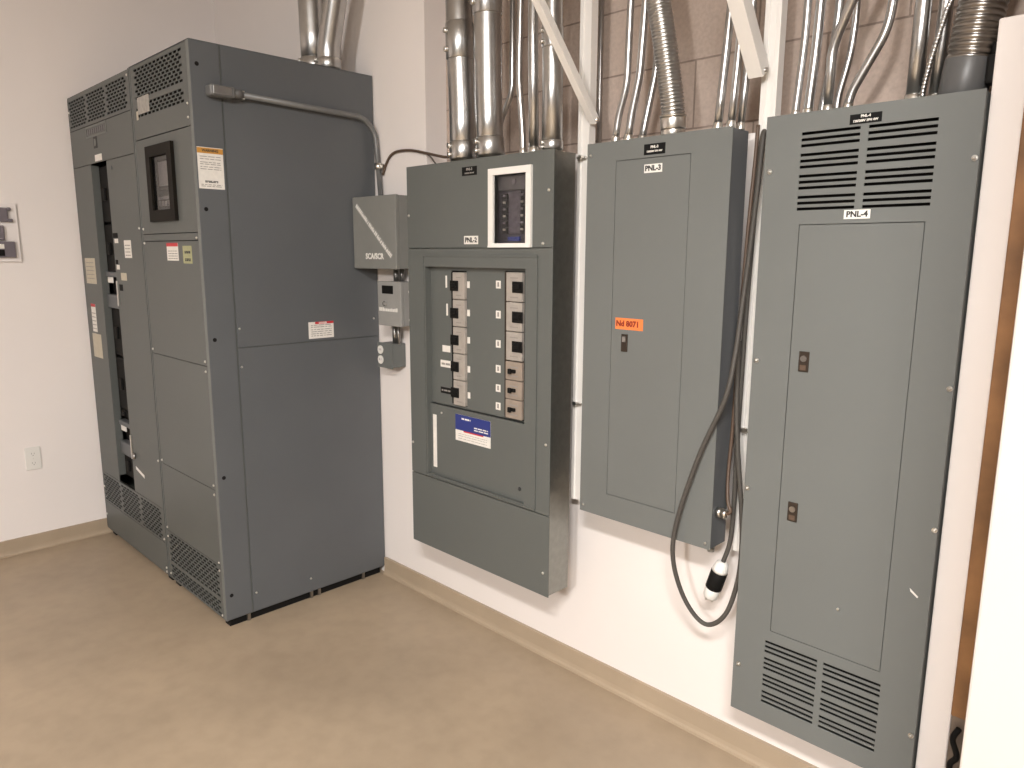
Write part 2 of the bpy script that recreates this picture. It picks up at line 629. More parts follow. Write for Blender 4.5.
# ---- right section with the meter window
s2 = thing('switchboard_section', ((SX1 + SX2) / 2, -.39, 0),
           'right floor-standing grey switchboard section with a black-framed meter window and plain side panel', 'electrical cabinet',
           'floor-standing switchboard sections')
XS = SX2 - .004
PD = M['paint_dark']
MB().shell(SX1 + .001, XS, F + .006, SYB, .035, H, .003).build('enclosure', P, s2)
for xa, xb in ((SX1 + .02, SX1 + .07), (XS - .06, XS - .015)):
    MB().box(xa, xb, F + .02, SYB - .02, 0, .0355).build('base_channel', M['black'], s2)
for yy in (-.70, -.40, -.36, -.12):
    MB().box(XS - .016, XS - .006, yy, yy + .014, 0, .0355).build('foot_bolt', M['conduit_dull'], s2)
b = MB()
b.box(SX2 - .028, SX2 - .001, F - .001, F + .006, .035, H - .001, .002)
b.build('corner_post', M['paint'], s2)
b = MB()
b.box(SX1 + .002, SX1 + .014, F - .001, F + .006, .035, H - .001, .002)
b.build('corner_post', P, s2)
x0, x1 = SX1 + .018, SX2 - .030
b = MB()
hs = []
rows = 9
for r in range(rows):
    zc = 2.185 + (r + .5) * .123 / rows
    x = .985 + (r % 2) * .021
    while x + .0135 <= 1.475:
        hs.append((round(x - .0168, 5), round(x + .0168, 5), round(zc - .0052, 5), round(zc + .0052, 5)))
        x += .042
for r in range(4):
    zc = 2.112 + (r + .5) * .055 / 4
    x = .985 + (r % 2) * .021
    while x + .0135 <= 1.475:
        hs.append((round(x - .0168, 5), round(x + .0168, 5), round(zc - .0052, 5), round(zc + .0052, 5)))
        x += .042
b.plate(f1, x0, x1, 2.026, H - .003, .003, hs)
b.build('vent_panel', P, s2)
q = lab(s2, F, .985, 1.115, 2.125, 2.192, M['faded'], label='torn pale sticker on the top vent')
MB().box(.965, .985, F - .0008, F, 2.105, 2.14).build('torn_edge', M['cream'], q)
MB().plate(f1, x0, x1, 1.634, 2.022, .003, [(1.07, 1.305, 1.705, 1.96)]).build('meter_door', P, s2)
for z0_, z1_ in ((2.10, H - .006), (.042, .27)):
    MB().box(SX1 + .012, SX2 - .02, F + .016, F + .019, z0_, z1_).build('vent_shade_board', M['black'], s2)  # same added black board, giving these vents a dark inside
# meter window
b = MB()
b.plate(front(F - .014), 1.062, 1.334, 1.682, 1.986, .014, [(1.105, 1.288, 1.728, 1.942)])
mf = b.build('meter_frame', M['meter_black'], s2)
b = MB()
b.box(1.075, 1.30, F + .02, F + .03, 1.71, 1.955)
mt = b.build('meter', M['lcd'], s2)
b = MB()
b.box(1.125, 1.235, F + .012, F + .020, 1.825, 1.925, .003)
b.build('display', M['slate'], mt)
b = MB()
b.plate(front(F + .010), 1.115, 1.245, 1.81, 1.93, .010, [(1.125, 1.235, 1.823, 1.922)])
b.build('bezel', M['meter_black'], mt)
b = MB()
for k in range(4):
    b.box(1.12 + k * .034, 1.142 + k * .034, F + .008, F + .020, 1.745, 1.765, .002)
b.box(1.10, 1.14, F + .012, F + .020, 1.772, 1.783)
b.box(1.16, 1.25, F + .012, F + .020, 1.772, 1.785)
b.build('meter_buttons', M['slate'], mt)
b = MB()
b.box(1.105, 1.288, F - .004, F - .001, 1.728, 1.942)
b.build('window_pane', M['glass'], s2)
MB().plate(f1, x0, x1, 1.604, 1.631, .003).build('divider_strip', P, s2)
MB().plate(f1, x0, x1, 1.113, 1.601, .003).build('door', P, s2)
MB().plate(f1, x0, x1, .602, 1.110, .003).build('lower_panel', P, s2)
MB().plate(f1, x0, x1, .276, .599, .003).build('kick_panel', P, s2)
b = MB()
hs = []
for (z0_, z1_, rows) in ((.125, .268, 10), (.045, .11, 5)):
    for r in range(rows):
        zc = z0_ + (r + .5) * (z1_ - z0_) / rows
        x = .965 + (r % 2) * .021
        while x + .0135 <= 1.49:
            hs.append((round(x - .0168, 5), round(x + .0168, 5), round(zc - .0052, 5), round(zc + .0052, 5)))
            x += .042
b.plate(f1, x0, x1, .037, .273, .003, hs)
b.build('vent_panel', P, s2)
q = lab(s2, F, 1.187, 1.305, 1.523, 1.594, M['paper'], label='white label with a red band on the front')
MB().box(1.187, 1.305, F - .0014, F - .0008, 1.580, 1.594).build('print', M['red'], q)
lines_y(q, F - .0009, 1.20, 1.295, [1.53, 1.54, 1.55, 1.56], M['ink'], .003)
q = lab(s2, F, 1.352, 1.438, 1.513, 1.582, M['olive'], label='yellow green label with dark print')
lines_y(q, F - .0009, 1.37, 1.425, [1.522, 1.528, 1.552, 1.557], M['inkblack'], .005)
for (x, z) in ((x0 + .01, 1.655), (x0 + .01, 1.595), (x1 - .01, 1.612), (x1 - .01, 2.105), (x1 - .012, 2.055), (x0 + .01, 1.13), (x1 - .01, 1.13),
               (x1 - .01, 1.09), (x0 + .01, .615), (x1 - .01, .62), (x1 - .01, .58), (x0 + .01, .29), (x0 + .01, .245), (x1 - .01, .285), (x1 - .01, .25), (x0 + .01, .06), (x1 - .01, .05)):
    screw_y(s2, x, F, z, .0055)
# side sheets
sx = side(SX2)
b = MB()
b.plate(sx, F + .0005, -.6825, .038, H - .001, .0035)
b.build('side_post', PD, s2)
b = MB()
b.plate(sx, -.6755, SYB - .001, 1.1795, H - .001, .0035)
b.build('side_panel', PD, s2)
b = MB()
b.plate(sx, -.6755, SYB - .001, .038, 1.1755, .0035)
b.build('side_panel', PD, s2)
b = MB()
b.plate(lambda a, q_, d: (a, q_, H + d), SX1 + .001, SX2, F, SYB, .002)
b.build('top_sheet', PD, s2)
for z in (2.242, 1.719, 1.218, .655, .144):
    b = MB()
    b.cyl((SX2 - .001, -.768, z), 'x', .008, .0018, 14)
    b.build('plug', M['black'], s2)
for (y, z) in ((-.665, 1.255), (-.665, 1.10), (-.66, .12), (-.40, .10), (-.02, 1.26)):
    screw_x(s2, SX2, y, z, .005)
b = MB()
b.box(SX2, SX2 + .0008, -.789, -.690, 1.795, 1.947)
q = b.build('label', M['paper'], s2, label='tall white warning label with an amber band')
MB().box(SX2 + .0008, SX2 + .0014, -.789, -.690, 1.925, 1.945).build('print', M['amber'], q)
text('WARNING', .013, (SX2 + .0015, -.7395, 1.935), M['inkblack'], q, 'x')
lines_x(q, SX2 + .0008, -.78, -.70, [1.912, 1.903, 1.891, 1.884, 1.874, 1.866], M['ink'], .0025)
lines_x(q, SX2 + .0008, -.765, -.715, [1.818, 1.822], M['inkblack'], .003)
lines_x(q, SX2 + .0008, -.78, -.70, [1.803, 1.809], M['ink'], .0025)
b = MB()
b.box(SX2, SX2 + .0008, -.357, -.234, 1.190, 1.262)
q = b.build('label', M['paper'], s2, label='small white warning label with a red band')
MB().box(SX2 + .0008, SX2 + .0014, -.325, -.234, 1.252, 1.262).build('print', M['red'], q)
text('DANGER', .010, (SX2 + .0015, -.287, 1.2565), M['white'], q, 'x')
lines_x(q, SX2 + .0008, -.345, -.245, [1.20, 1.209, 1.218, 1.227, 1.238, 1.246], M['ink'], .003)

# conduit along the switchboard's side
c = thing('conduit', (1.56, -.37, 2.10), 'thin grey conduit along the top of the switchboard side panel, bending down at the wall', 'conduit')
CX = 1.562
path = bends([(CX, -.645, 2.152), (CX, -.06, 2.139), (CX + .006, -.006, 2.08), (1.598, -.006, 1.79)], .12, 10)
MB().tube(path, .0115, 16).build('pipe', M['run_grey'], c)
b = MB()
b.box(1.5365, 1.588, -.745, -.648, 2.130, 2.170, .008, 3)
b.tube([(CX, -.65, 2.152), (CX, -.615, 2.151)], .017, 16)
cb = b.build('conduit_body', M['run_grey'], c)
b = MB()
b.box(1.588, 1.591, -.735, -.665, 2.136, 2.165, .001, 1)
b.build('cover_plate', M['conduit_dull'], cb)
b = MB()
b.box(1.5365, CX, -.612, -.60, 2.135, 2.168, .002)
b.build('strap', M['zinc'], c)
b = MB()
b.box(1.555, 1.615, -.006, WY - .0005, 1.925, 1.945, .002)
b.tube([(1.585, -.006, 1.922), (1.584, -.006, 1.95)], .0165, 16)
b.build('strap', M['zinc'], c)

# wall boxes between the switchboard and the breaker panel
t = thing('control_box', (1.70, WY, 1.49), 'square grey steel box with a diagonal white strip, on the wall beside the switchboard', 'electrical box')
b = MB()
b.box(1.545, 1.856, -.10, WY - .0005, 1.492, 1.795, .003)
b.build('body', M['box_grey'], t)
b = MB()
b.box(1.543, 1.858, -.121, -.1005, 1.490, 1.797, .004)
cv = b.build('cover', M['box_grey'], t)
a = math.atan2(1.542 - 1.765, 1.826 - 1.571)
dx, dz = -math.sin(a) * .012, math.cos(a) * .012
b = MB()
b.prism([(1.571 - dx, 1.765 - dz), (1.826 - dx, 1.542 - dz), (1.826 + dx, 1.542 + dz), (1.571 + dx, 1.765 + dz)], front(-.1215), 0, .0006)
st = b.build('label', M['timer_grey'], t, label='pale diagonal label strip')
b = MB()
L_ = math.hypot(1.826 - 1.571, 1.542 - 1.765)
ux, uz = (1.826 - 1.571) / L_, (1.542 - 1.765) / L_
s_ = .004
while s_ < L_ - .008:
    wd = random.uniform(.005, .009)
    h0, h1 = -.008, random.choice((.005, .008, .008))
    q4 = []
    for (ss, hh) in ((s_, h0), (s_ + wd, h0), (s_ + wd, h1), (s_, h1)):
        q4.append((1.571 + ux * ss - uz * hh, 1.765 + uz * ss + ux * hh))
    b.prism(q4, front(-.1222), 0, .0006)
    s_ += wd + random.choice((.0025, .0025, .0025, .006))
b.build('white_print', M['white'], st)
q = lab(t, -.1212, 1.63, 1.775, 1.530, 1.556, M['box_grey'])
text('SCA/SCR', .034, (1.703, -.1222, 1.543), M['white'], q, 'y', depth=.0006)
b = MB()
b.box(1.84, 1.858, -.06, -.04, 1.60, 1.66, .002)
b.build('hinge', M['box_grey'], t)

t = thing('control_box', (1.77, WY, 1.246), 'small pale grey timer box with a black display, below the square grey box', 'electrical box')
b = MB()
b.box(1.690, 1.852, -.082, WY - .0005, 1.248, 1.436, .003)
b.build('body', M['timer_grey'], t)
b = MB()
b.box(1.688, 1.854, -.101, -.0825, 1.246, 1.438, .004)
b.build('door', M['timer_grey'], t)
b = MB()
b.box(1.722, 1.802, -.1025, -.1008, 1.385, 1.420, .0006, 1)
b.build('display', M['black'], t)
b = MB()
b.tube([(1.742, -.100, 1.342), (1.742, -.106, 1.342)], .013, 18)
kl = b.build('key_lock', M['timer_grey'], t)
b = MB()
b.tube([(1.742 + .009 * math.cos(t_), -.1065, 1.342 + .009 * math.sin(t_)) for t_ in [.8 + 4.7 * k / 12 for k in range(13)]], .0016, 6)
b.build('lock_ring', M['inkblack'], kl)
b = MB()
x = 1.698
while x < 1.825:
    w = random.uniform(.006, .012)
    b.box(x, x + w, -.1016, -.1009, 1.309, 1.309 + random.choice((.012, .014, .016)))
    x += w + .003
b.build('white_print', M['white'], t)
b = MB()
b.box(1.8535, 1.856, -.06, -.035, 1.27, 1.28, .001, 1)
b.box(1.8535, 1.856, -.06, -.035, 1.39, 1.40, .001, 1)
b.build('latch', M['zinc'], t)
for n_, (xa, xb, z0_, z1_, lbl) in enumerate(((1.718, 1.762, 1.437, 1.491, 'short conduit nipples joining the square grey box to the timer box'),
                                              (1.700, 1.722, 1.155, 1.247, 'short conduit nipples joining the timer box to the tiny outlet box'))):
    b = MB()
    b.cyl((xa, -.022, z0_), 'z', .011, z1_ - z0_, 14)
    b.cyl((xb if n_ == 0 else xb + .006, -.022, z0_), 'z', .009, z1_ - z0_, 14)
    o = b.build('conduit_nipple', M['conduit_dull'], None, (xa, -.022, z0_))
    tag(o, lbl, 'conduit')

t = thing('outlet_box', (1.68, WY, 1.05), 'tiny grey outlet box with two round white sockets, under the timer box', 'electrical box')
b = MB()
b.box(1.632, 1.735, -.062, WY - .0005, 1.052, 1.160, .005, 3)
b.build('body', M['paint'], t)
b = MB()
b.box(1.629, 1.738, -.068, -.0625, 1.049, 1.163, .002)
b.build('cover_plate', M['paint'], t)
for z in (1.13, 1.085):
    b = MB()
    b.tube([(1.655, -.068, z), (1.655, -.073, z)], .019, 20)
    sk = b.build('socket', M['white'], t, label='round white socket')
    b = MB()
    for d in (-.006, .006):
        b.box(1.655 + d - .001, 1.655 + d + .001, -.0736, -.0728, z - .003, z + .006)
    b.build('slot', M['inkblack'], sk)

# brown cable on the wall above
o = MB().tube(curve([(1.604, .002, 1.90), (1.63, .004, 1.945), (1.664, .004, 1.977), (1.715, .004, 1.990), (1.806, .004, 1.986), (1.907, .003, 1.966), (2.003, -.004, 1.945), (2.06, .0, 1.936), (2.20, .05, 1.93)]), .0055, 10)
t = thing('cable', (1.80, WY, 1.95), 'thin brown cable strung on the white wall above the square grey box', 'cable')
o.build('cable_sheath', M['brown'], t)
MB().tube(curve([(1.915, .003, 1.962), (1.945, .001, 1.945), (1.98, -.008, 1.92), (2.07, -.03, 1.86)]), .003, 8).build('branch_wire', M['rubber'], t)

# ------------------------------------------------------------------ open breaker panel
py = -.2
A0, A1, B0, B1 = 2.0417, 2.798, .379, 1.882
p1 = thing('breaker_panel', ((A0 + A1) / 2, -.14, B0), 'wide open-fronted grey breaker panel with two columns of breakers and a white-framed window', 'breaker panel')
PP = M['paint_green']
MB().shell(A0 + .004, A1 - .004, py + .004, -.092, B0 + .004, B1 - .004, .003).build('enclosure', M['galv'], p1)
b = MB()
b.box(A0 + .12, A1 - .12, -.092, WY - .0005, B0 + .12, B0 + .161)
b.box(A0 + .12, A1 - .12, -.092, WY - .0005, B1 - .161, B1 - .12)
b.build('mounting_rail', M['galv'], p1)
ff = front(py)
b = MB()
b.plate(ff, A0, A1, 1.578, B1, .003, [(2.524, 2.684, 1.590, 1.819)])
b.build('upper_trim', PP, p1)
b = MB()
b.plate(ff, A0, A1, .676, 1.575, .003, [(2.150, 2.682, .690, 1.508)])
# raised moulding around the opening
b.plate(front(py - .005), 2.141, 2.735, .681, 1.552, .005, [(2.152, 2.682, .692, 1.508)])
b.box(2.141, 2.735, py - .008, py - .005, 1.546, 1.552)
b.box(2.141, 2.735, py - .008, py - .005, .681, .687)
b.box(2.141, 2.146, py - .008, py - .005, .687, 1.546)
# returns of the opening
b.box(2.147, 2.150, py + .003, py + .024, .69, 1.508)
b.box(2.682, 2.685, py + .003, py + .024, .69, 1.508)
b.box(2.147, 2.685, py + .003, py + .024, 1.508, 1.511)
b.box(2.147, 2.685, py + .003, py + .024, .687, .690)
b.build('middle_trim', PP, p1)
MB().plate(ff, A0, A1, B0, .673, .003).build('lower_trim', PP, p1)
# deadfront
yd = py + .024
b = MB()
b.plate(front(yd), 2.1505, 2.6815, .978, 1.5075, .003, [(2.274, 2.358, .986, 1.494), (2.556, 2.668, .980, 1.498)])
dfp = b.build('deadfront', PP, p1)
b = MB()
b.plate(front(yd - .011), 2.1505, 2.6815, .6905, .974, .011)
b.build('lower_cover', PP, p1)
# black board put in as the dark void behind the breaker openings
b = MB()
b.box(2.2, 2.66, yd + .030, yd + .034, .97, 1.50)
b.build('void_shade_board', M['black'], p1)


def breaker(x0, x1, z0, z1, hx0, hx1, mat, small=False):
    b = MB()
    b.box(x0, x1, yd - .012, yd + .0295, z0 + .0012, z1 - .0012, .0025)
    o = b.build('circuit_breaker', M[mat], p1)
    zm = (z0 + z1) / 2
    if small:
        b = MB()
        b.box(hx0, hx1, yd - .020, yd - .012, zm - .006, zm + .006, .0015, 1)
        b.box(hx0 + .006, hx1 - .012, yd - .030, yd - .020, zm - .009, zm + .009, .002, 1)
        b.build('handle', M['black'], o)
    else:
        b = MB()
        b.box(hx0, hx1, yd - .0165, yd - .012, zm - .019, zm + .019, .0015, 1)
        b.box(hx0 + .008, hx1 - .008, yd - .024, yd - .0165, zm - .006, zm + .010, .003, 2)
        b.build('handle', M['black'], o)
    for z in (z0 + .014, z1 - .022):
        MB().box(x0 + .02, x1 - .018, yd - .0124, yd - .0119, z, z + .004).build('print', M['ink'], o)
    return o


zz = [1.490, 1.389, 1.288, 1.187, 1.086, .988]
for k in range(5):
    breaker(2.291, 2.3565, zz[k + 1], zz[k], 2.280, 2.325, 'breaker_beige')
b = MB()
b.box(2.2755, 2.290, yd - .004, yd + .029, .99, 1.49)
b.build('breaker_gap_shade', M['black'], p1)  # dark strips fill the gaps beside the breakers, standing for their shade
zz = [1.496, 1.394, 1.292, 1.190]
for k in range(3):
    breaker(2.574, 2.650, zz[k + 1], zz[k], 2.606, 2.656, 'breaker_beige')
zz = [1.188, 1.121, 1.053, .983]
for k in range(3):
    breaker(2.572, 2.652, zz[k + 1], zz[k], 2.592, 2.624, 'breaker_tan', True)
b = MB()
b.box(2.5575, 2.571, yd - .002, yd + .029, .984, 1.495)
b.build('breaker_gap_shade', M['bronze'], p1)
b = MB()
b.box(2.6535, 2.6665, yd - .002, yd + .029, .984, 1.495)
b.build('breaker_gap_shade', M['black'], p1)
# number tags
for z in (1.447, 1.344, 1.243, 1.134, 1.035):
    q = lab(p1, yd, 2.360, 2.374, z - .014, z + .010, M['paper'], 'number_tag')
for z in (1.452, 1.347, 1.243, 1.153, 1.083, 1.017):
    q = lab(p1, yd, 2.512, 2.536, z - .015, z + .012, M['paper'], 'number_tag')
    MB().box(2.520, 2.528, yd - .0014, yd - .0008, z - .009, z + .007).build('print', M['ink'], q)
lab(p1, yd, 2.238, 2.247, 1.43, 1.475, M['paper'])
lab(p1, yd, 2.241, 2.250, 1.325, 1.37, M['paper'])
q = lab(p1, yd, 2.216, 2.262, 1.185, 1.210, M['paper'])
q = lab(p1, yd, 2.204, 2.268, 1.125, 1.152, M['paper'])
lines_y(q, yd - .0009, 2.210, 2.262, [1.134], M['ink'], .008)
q = lab(p1, yd, 2.203, 2.266, 1.022, 1.046, M['blacklabel'], label='small black label beside the bottom left breaker')
lines_y(q, yd - .0009, 2.209, 2.26, [1.031], M['ink'], .006)
yl = yd - .011
q = lab(p1, yl, 2.302, 2.496, .853, .955, M['paper'], label='blue and white sticker under the breakers')
MB().box(2.302, 2.496, yl - .0014, yl - .0008, .895, .955).build('print', M['blue'], q)
lines_y(q, yl - .0014, 2.338, 2.388, [.938], M['white'], .006)
lines_y(q, yl - .0014, 2.408, 2.483, [.905, .914], M['white'], .004)
MB().box(2.348, 2.458, yl - .0014, yl - .0008, .890, .895).build('print', M['red'], q)
lines_y(q, yl - .0009, 2.318, 2.478, [.862, .872, .880], M['ink'], .0015)
lab(p1, yl, 2.166, 2.188, .718, .932, M['paper'], label='tall narrow white strip label')
for (x, z) in ((2.645, .735),):
    screw_y(p1, x, yl, z, .007, 'lock', 'inkblack')
screw_y(p1, 2.22, yl, .945, .004)
for (x, z) in ((2.778, 1.757), (2.755, 1.590), (2.779, .924), (2.773, .463), (2.665, 1.537), (2.052, 1.70), (2.052, .80)):
    screw_y(p1, x, py, z, .0055)
# window
b = MB()
b.plate(front(py - .010), 2.506, 2.707, 1.578, 1.840, .010, [(2.530, 2.684, 1.592, 1.818)])
b.box(2.506, 2.707, py - .012, py - .010, 1.578, 1.584)
b.build('window_frame', M['white'], p1, label='white frame of the small window')
b = MB()
b.box(2.515, 2.695, py + .030, py + .034, 1.582, 1.825)
wb = b.build('breaker_board', M['plum'], p1)
b = MB()
b.box(2.526, 2.684, py + .020, py + .030, 1.768, 1.816, .002)
b.build('top_plate', M['slate'], wb)
b = MB()
b.tube([(2.603, py + .020, 1.795), (2.603, py + .018, 1.795)], .009, 14)
b.build('oval_badge', M['violet'], wb)
b = MB()
b.box(2.574, 2.632, py + .022, py + .030, 1.625, 1.765, .002)
b.build('center_plate', M['mauve'], wb)
for col in (2.548, 2.640):
    for k in range(6):
        z = 1.757 - k * .0225
        b = MB()
        b.box(col, col + .024, py + .016, py + .030, z - .0205, z, .0015, 1)
        bb = b.build('small_breaker', M['inkblack'], wb)
        b = MB()
        b.box(col + (.010 if col < 2.6 else .002), col + (.020 if col < 2.6 else .012), py + .010, py + .016, z - .010, z - .003, .001, 1)
        b.build('toggle', M['breaker_beige'] if k % 2 else M['violet'], bb)
b = MB()
b.box(2.570, 2.625, py + .024, py + .030, 1.600, 1.614)
b.build('print', M['blue'], wb)
b = MB()
b.box(2.668, 2.682, py + .022, py + .030, 1.64, 1.68)
b.build('print', M['red'], wb)
b = MB()
b.box(2.524, 2.684, py - .003, py - .0005, 1.592, 1.818)
b.build('window_pane', M['glass'], p1)
q = lab(p1, py, 2.363, 2.441, 1.827, 1.857, M['blacklabel'], 'nameplate')
text('PNL-2', .012, (2.402, py - .0012, 1.848), M['ink'], q)
text('120/208V 3PH 4W', .0065, (2.402, py - .0012, 1.835), M['ink'], q)
q = lab(p1, py, 2.372, 2.446, 1.590, 1.619, M['paper'])
text('PNL-2', .024, (2.409, py - .0012, 1.604), M['inkblack'], q)

# ------------------------------------------------------------------ closed panel with the orange label
py = -.15
PP = M['paint']
A0, A1, B0, B1 = 2.8903, 3.378, .7125, 1.890
p2 = thing('electrical_panel', ((A0 + A1) / 2, -.10, B0), 'shorter closed grey electrical panel with a small orange label on its door', 'electrical panel', 'closed grey wall panels')
MB().shell(A0 + .003, A1 - .0015, py + .003, -.062, B0 + .003, B1 - .004, .0025).build('enclosure', M['paint_dark'], p2)
b = MB()
b.box(A0 + .08, A1 - .06, -.062, WY - .0005, B0 + .12, B0 + .161)
b.box(A0 + .08, A1 - .06, -.062, WY - .0005, B1 - .161, B1 - .12)
b.build('mounting_rail', M['galv'], p2)
b = MB()
b.plate(front(py), A0, A1, B0, B1, .003, [(3.000, 3.256, .793, 1.832)])
b.build('trim', PP, p2)
b = MB()
b.plate(front(py + .0003), 3.0018, 3.2542, .7948, 1.8302, .003)
b.box(3.0018, 3.2542, py + .012, py + .014, .7948, 1.8302)
dr = b.build('door', PP, p2)
b = MB()
b.box(3.041, 3.064, py - .003, py + .001, 1.262, 1.316, .001, 1)
lt_ = b.build('latch', M['bronze'], dr)
b = MB()
b.box(3.046, 3.059, py - .006, py - .003, 1.292, 1.310, .001, 1)
b.build('key_slot', M['conduit_dull'], lt_)
q = lab(dr, py + .0003, 3.016, 3.118, 1.330, 1.365, M['orange'])
text('Nd 8071', .024, (3.062, py - .0012, 1.3475), M['darkred'], dr)
q = lab(dr, py + .0003, 3.103, 3.164, 1.789, 1.813, M['white'])
text('PNL-3', .021, (3.1335, py - .0012, 1.801), M['inkblack'], dr)
q = lab(p2, py, 3.100, 3.172, 1.839, 1.869, M['blacklabel'], 'nameplate')
text('PNL-3', .010, (3.136, py - .0012, 1.860), M['paper'], q)
text('120/208V 3PH 4W', .0068, (3.136, py - .0012, 1.848), M['paper'], q)
for (x, z) in ((2.905, 1.855), (3.362, .73), (2.905, .735)):
    screw_y(p2, x, py, z, .004)
b = MB()
b.tube([(3.377, -.118, .822), (3.392, -.118, .822)], .016, 6)
b.tube([(3.392, -.118, .822), (3.408, -.118, .822)], .011, 16)
b.build('cable_connector', M['zinc'], p2)
b = MB()
b.tube([(3.377, -.08, .806), (3.386, -.08, .806)], .017, 6)
b.build('cable_connector', M['zinc'], p2)
b = MB()
b.tube([(3.345, -.085, .716), (3.345, -.085, .700)], .015, 6)
b.tube([(3.345, -.085, .700), (3.345, -.085, .682)], .011, 14)
b.build('cable_connector', M['cast'], p2)

# ------------------------------------------------------------------ tall louvred panel
A0, A1, B0, B1 = 3.4714, 3.9505, .2604, 1.900
p4 = thing('electrical_panel', ((A0 + A1) / 2, -.10, B0), 'tallest grey electrical panel at the right, with louvred vents above and below its door', 'electrical panel', 'closed grey wall panels')
MB().shell(A0 + .002, A1 - .001, py + .003, -.04, B0 + .003, B1 - .003, .0025).build('enclosure', M['paint'], p4)
b = MB()
b.box(A0 + .03, A1 - .03, -.04, WY - .0005, B0 + .12, B0 + .161)
b.box(A0 + .03, A1 - .03, -.04, WY - .0005, B1 - .161, B1 - .12)
b.build('mounting_rail', M['galv'], p4)
hs = [(3.573, 3.860, .536, 1.632)]
vents = []
for (zt, xs) in ((1.853, ((3.564, 3.703), (3.721, 3.866))), (.5045, ((3.561, 3.706), (3.722, 3.864)))):
    for g in range(4):
        for k in range(3):
            z = zt - g * .0505 - k * .0142
            for (xa, xb) in xs:
                vents.append((xa, xb, z - .0070, z))
b = MB()
b.plate(front(py), A0, A1, B0, B1, .0025, hs + vents)
b.build('trim', PP, p4)
b = MB()
b.plate(front(py + .0003), 3.5748, 3.8582, .5378, 1.6302, .003)
b.box(3.5748, 3.8582, py + .012, py + .014, .5378, 1.6302)
dr = b.build('door', PP, p4)
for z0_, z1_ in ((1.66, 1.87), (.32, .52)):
    MB().box(A0 + .06, A1 - .05, py + .018, py + .021, z0_, z1_).build('louvre_shade_board', M['black'], p4)  # black board added so the louvre slots stay in shade
for zc in (1.290, .890):
    b = MB()
    b.box(3.598, 3.624, py - .003, py + .001, zc - .026, zc + .026, .001, 1)
    lt_ = b.build('latch', M['bronze'], dr)
    b = MB()
    b.tube([(3.611, py - .003, zc + .008), (3.611, py - .006, zc + .008)], .008, 14)
    b.build('key_cylinder', M['conduit_dull'], lt_)
    b = MB()
    b.box(3.603, 3.619, py - .005, py - .003, zc - .022, zc - .008, .001, 1)
    b.build('thumb_pull', M['brown'], lt_)
screw_y(dr, 3.747, py, .664, .004)
for (x, z) in ((3.488, 1.765), (3.485, 1.281), (3.482, .926), (3.489, .404), (3.943, 1.761), (3.944, 1.264), (3.945, .932), (3.943, .405)):
    b = MB()
    b.tube([(x, py, z), (x, py - .004, z)], .0062, 12)
    b.tube([(x, py - .004, z), (x, py - .008, z), (x, py - .0095, z)], [.0042, .0042, .002], 12)
    b.build('screw', M['zinc'], p4)
b = MB()
b.prism([(3.906, .776), (3.926, .760), (3.924, .756), (3.908, .768)], front(py - .0004), 0, .0005)
b.build('paint_chip', M['white'], p4, label='small white chip in the paint')
q = lab(p4, py, 3.677, 3.748, 1.858, 1.880, M['blacklabel'], 'nameplate')
text('PNL-4', .0085, (3.7125, py - .0012, 1.8745), M['paper'], q)
text('120/208V 3PH 4W', .0072, (3.7125, py - .0012, 1.8645), M['paper'], q)
q = lab(p4, py, 3.681, 3.741, 1.642, 1.663, M['white'])
text('PNL-4', .019, (3.711, py - .0012, 1.6525), M['inkblack'], q)

# ------------------------------------------------------------------ struts and braces
CZ = CEIL - .002


def channel(mb, x0, x1, y0, y1, z0, z1, t=.004, lip=.012):
    pts = [(x0, y0), (x0 + .012, y0), (x0 + .015, y0 + .005), (x1 - .015, y0 + .005), (x1 - .012, y0), (x1, y0), (x1, y1), (x1 - lip, y1), (x1 - lip, y1 - t),
           (x1 - t, y1 - t), (x1 - t, y0 + t * 2), (x0 + t, y0 + t * 2), (x0 + t, y1 - t), (x0 + lip, y1 - t), (x0 + lip, y1), (x0, y1)]
    mb.prism(pts, lambda a, q, d: (a, q, d), z0, z1)


def strut(x0, x1, z0, label, clamps):
    t = thing('strut_channel', ((x0 + x1) / 2, WY, z0), label, 'strut', 'white uprights between the panels')
    b = MB()
    channel(b, x0, x1, -.046, -.014, z0 - .012, CZ)
    for z in (z0 + .1, 1.25, 1.80):
        b.box(x0 + .008, x1 - .008, -.0145, WY - .0005, z, z + .04)
    b.build('channel', M['strut'], t)
    for z in clamps:
        b = MB()
        xm = (x0 + x1) / 2
        b.box(xm - .018, xm + .020, -.058, -.0465, z - .004, z + .004, .001, 1)
        b.tube([(xm, -.058, z), (xm, -.066, z)], .008, 6)
        b.build('clamp', M['zinc'], t)
    return t


strut(2.764, 2.811, .708, 'white painted upright strut between the open breaker panel and the orange-labelled panel', (1.047, 1.868))
strut(3.396, 3.441, .70, 'white painted upright strut between the orange-labelled panel and the louvred panel', (1.062,))


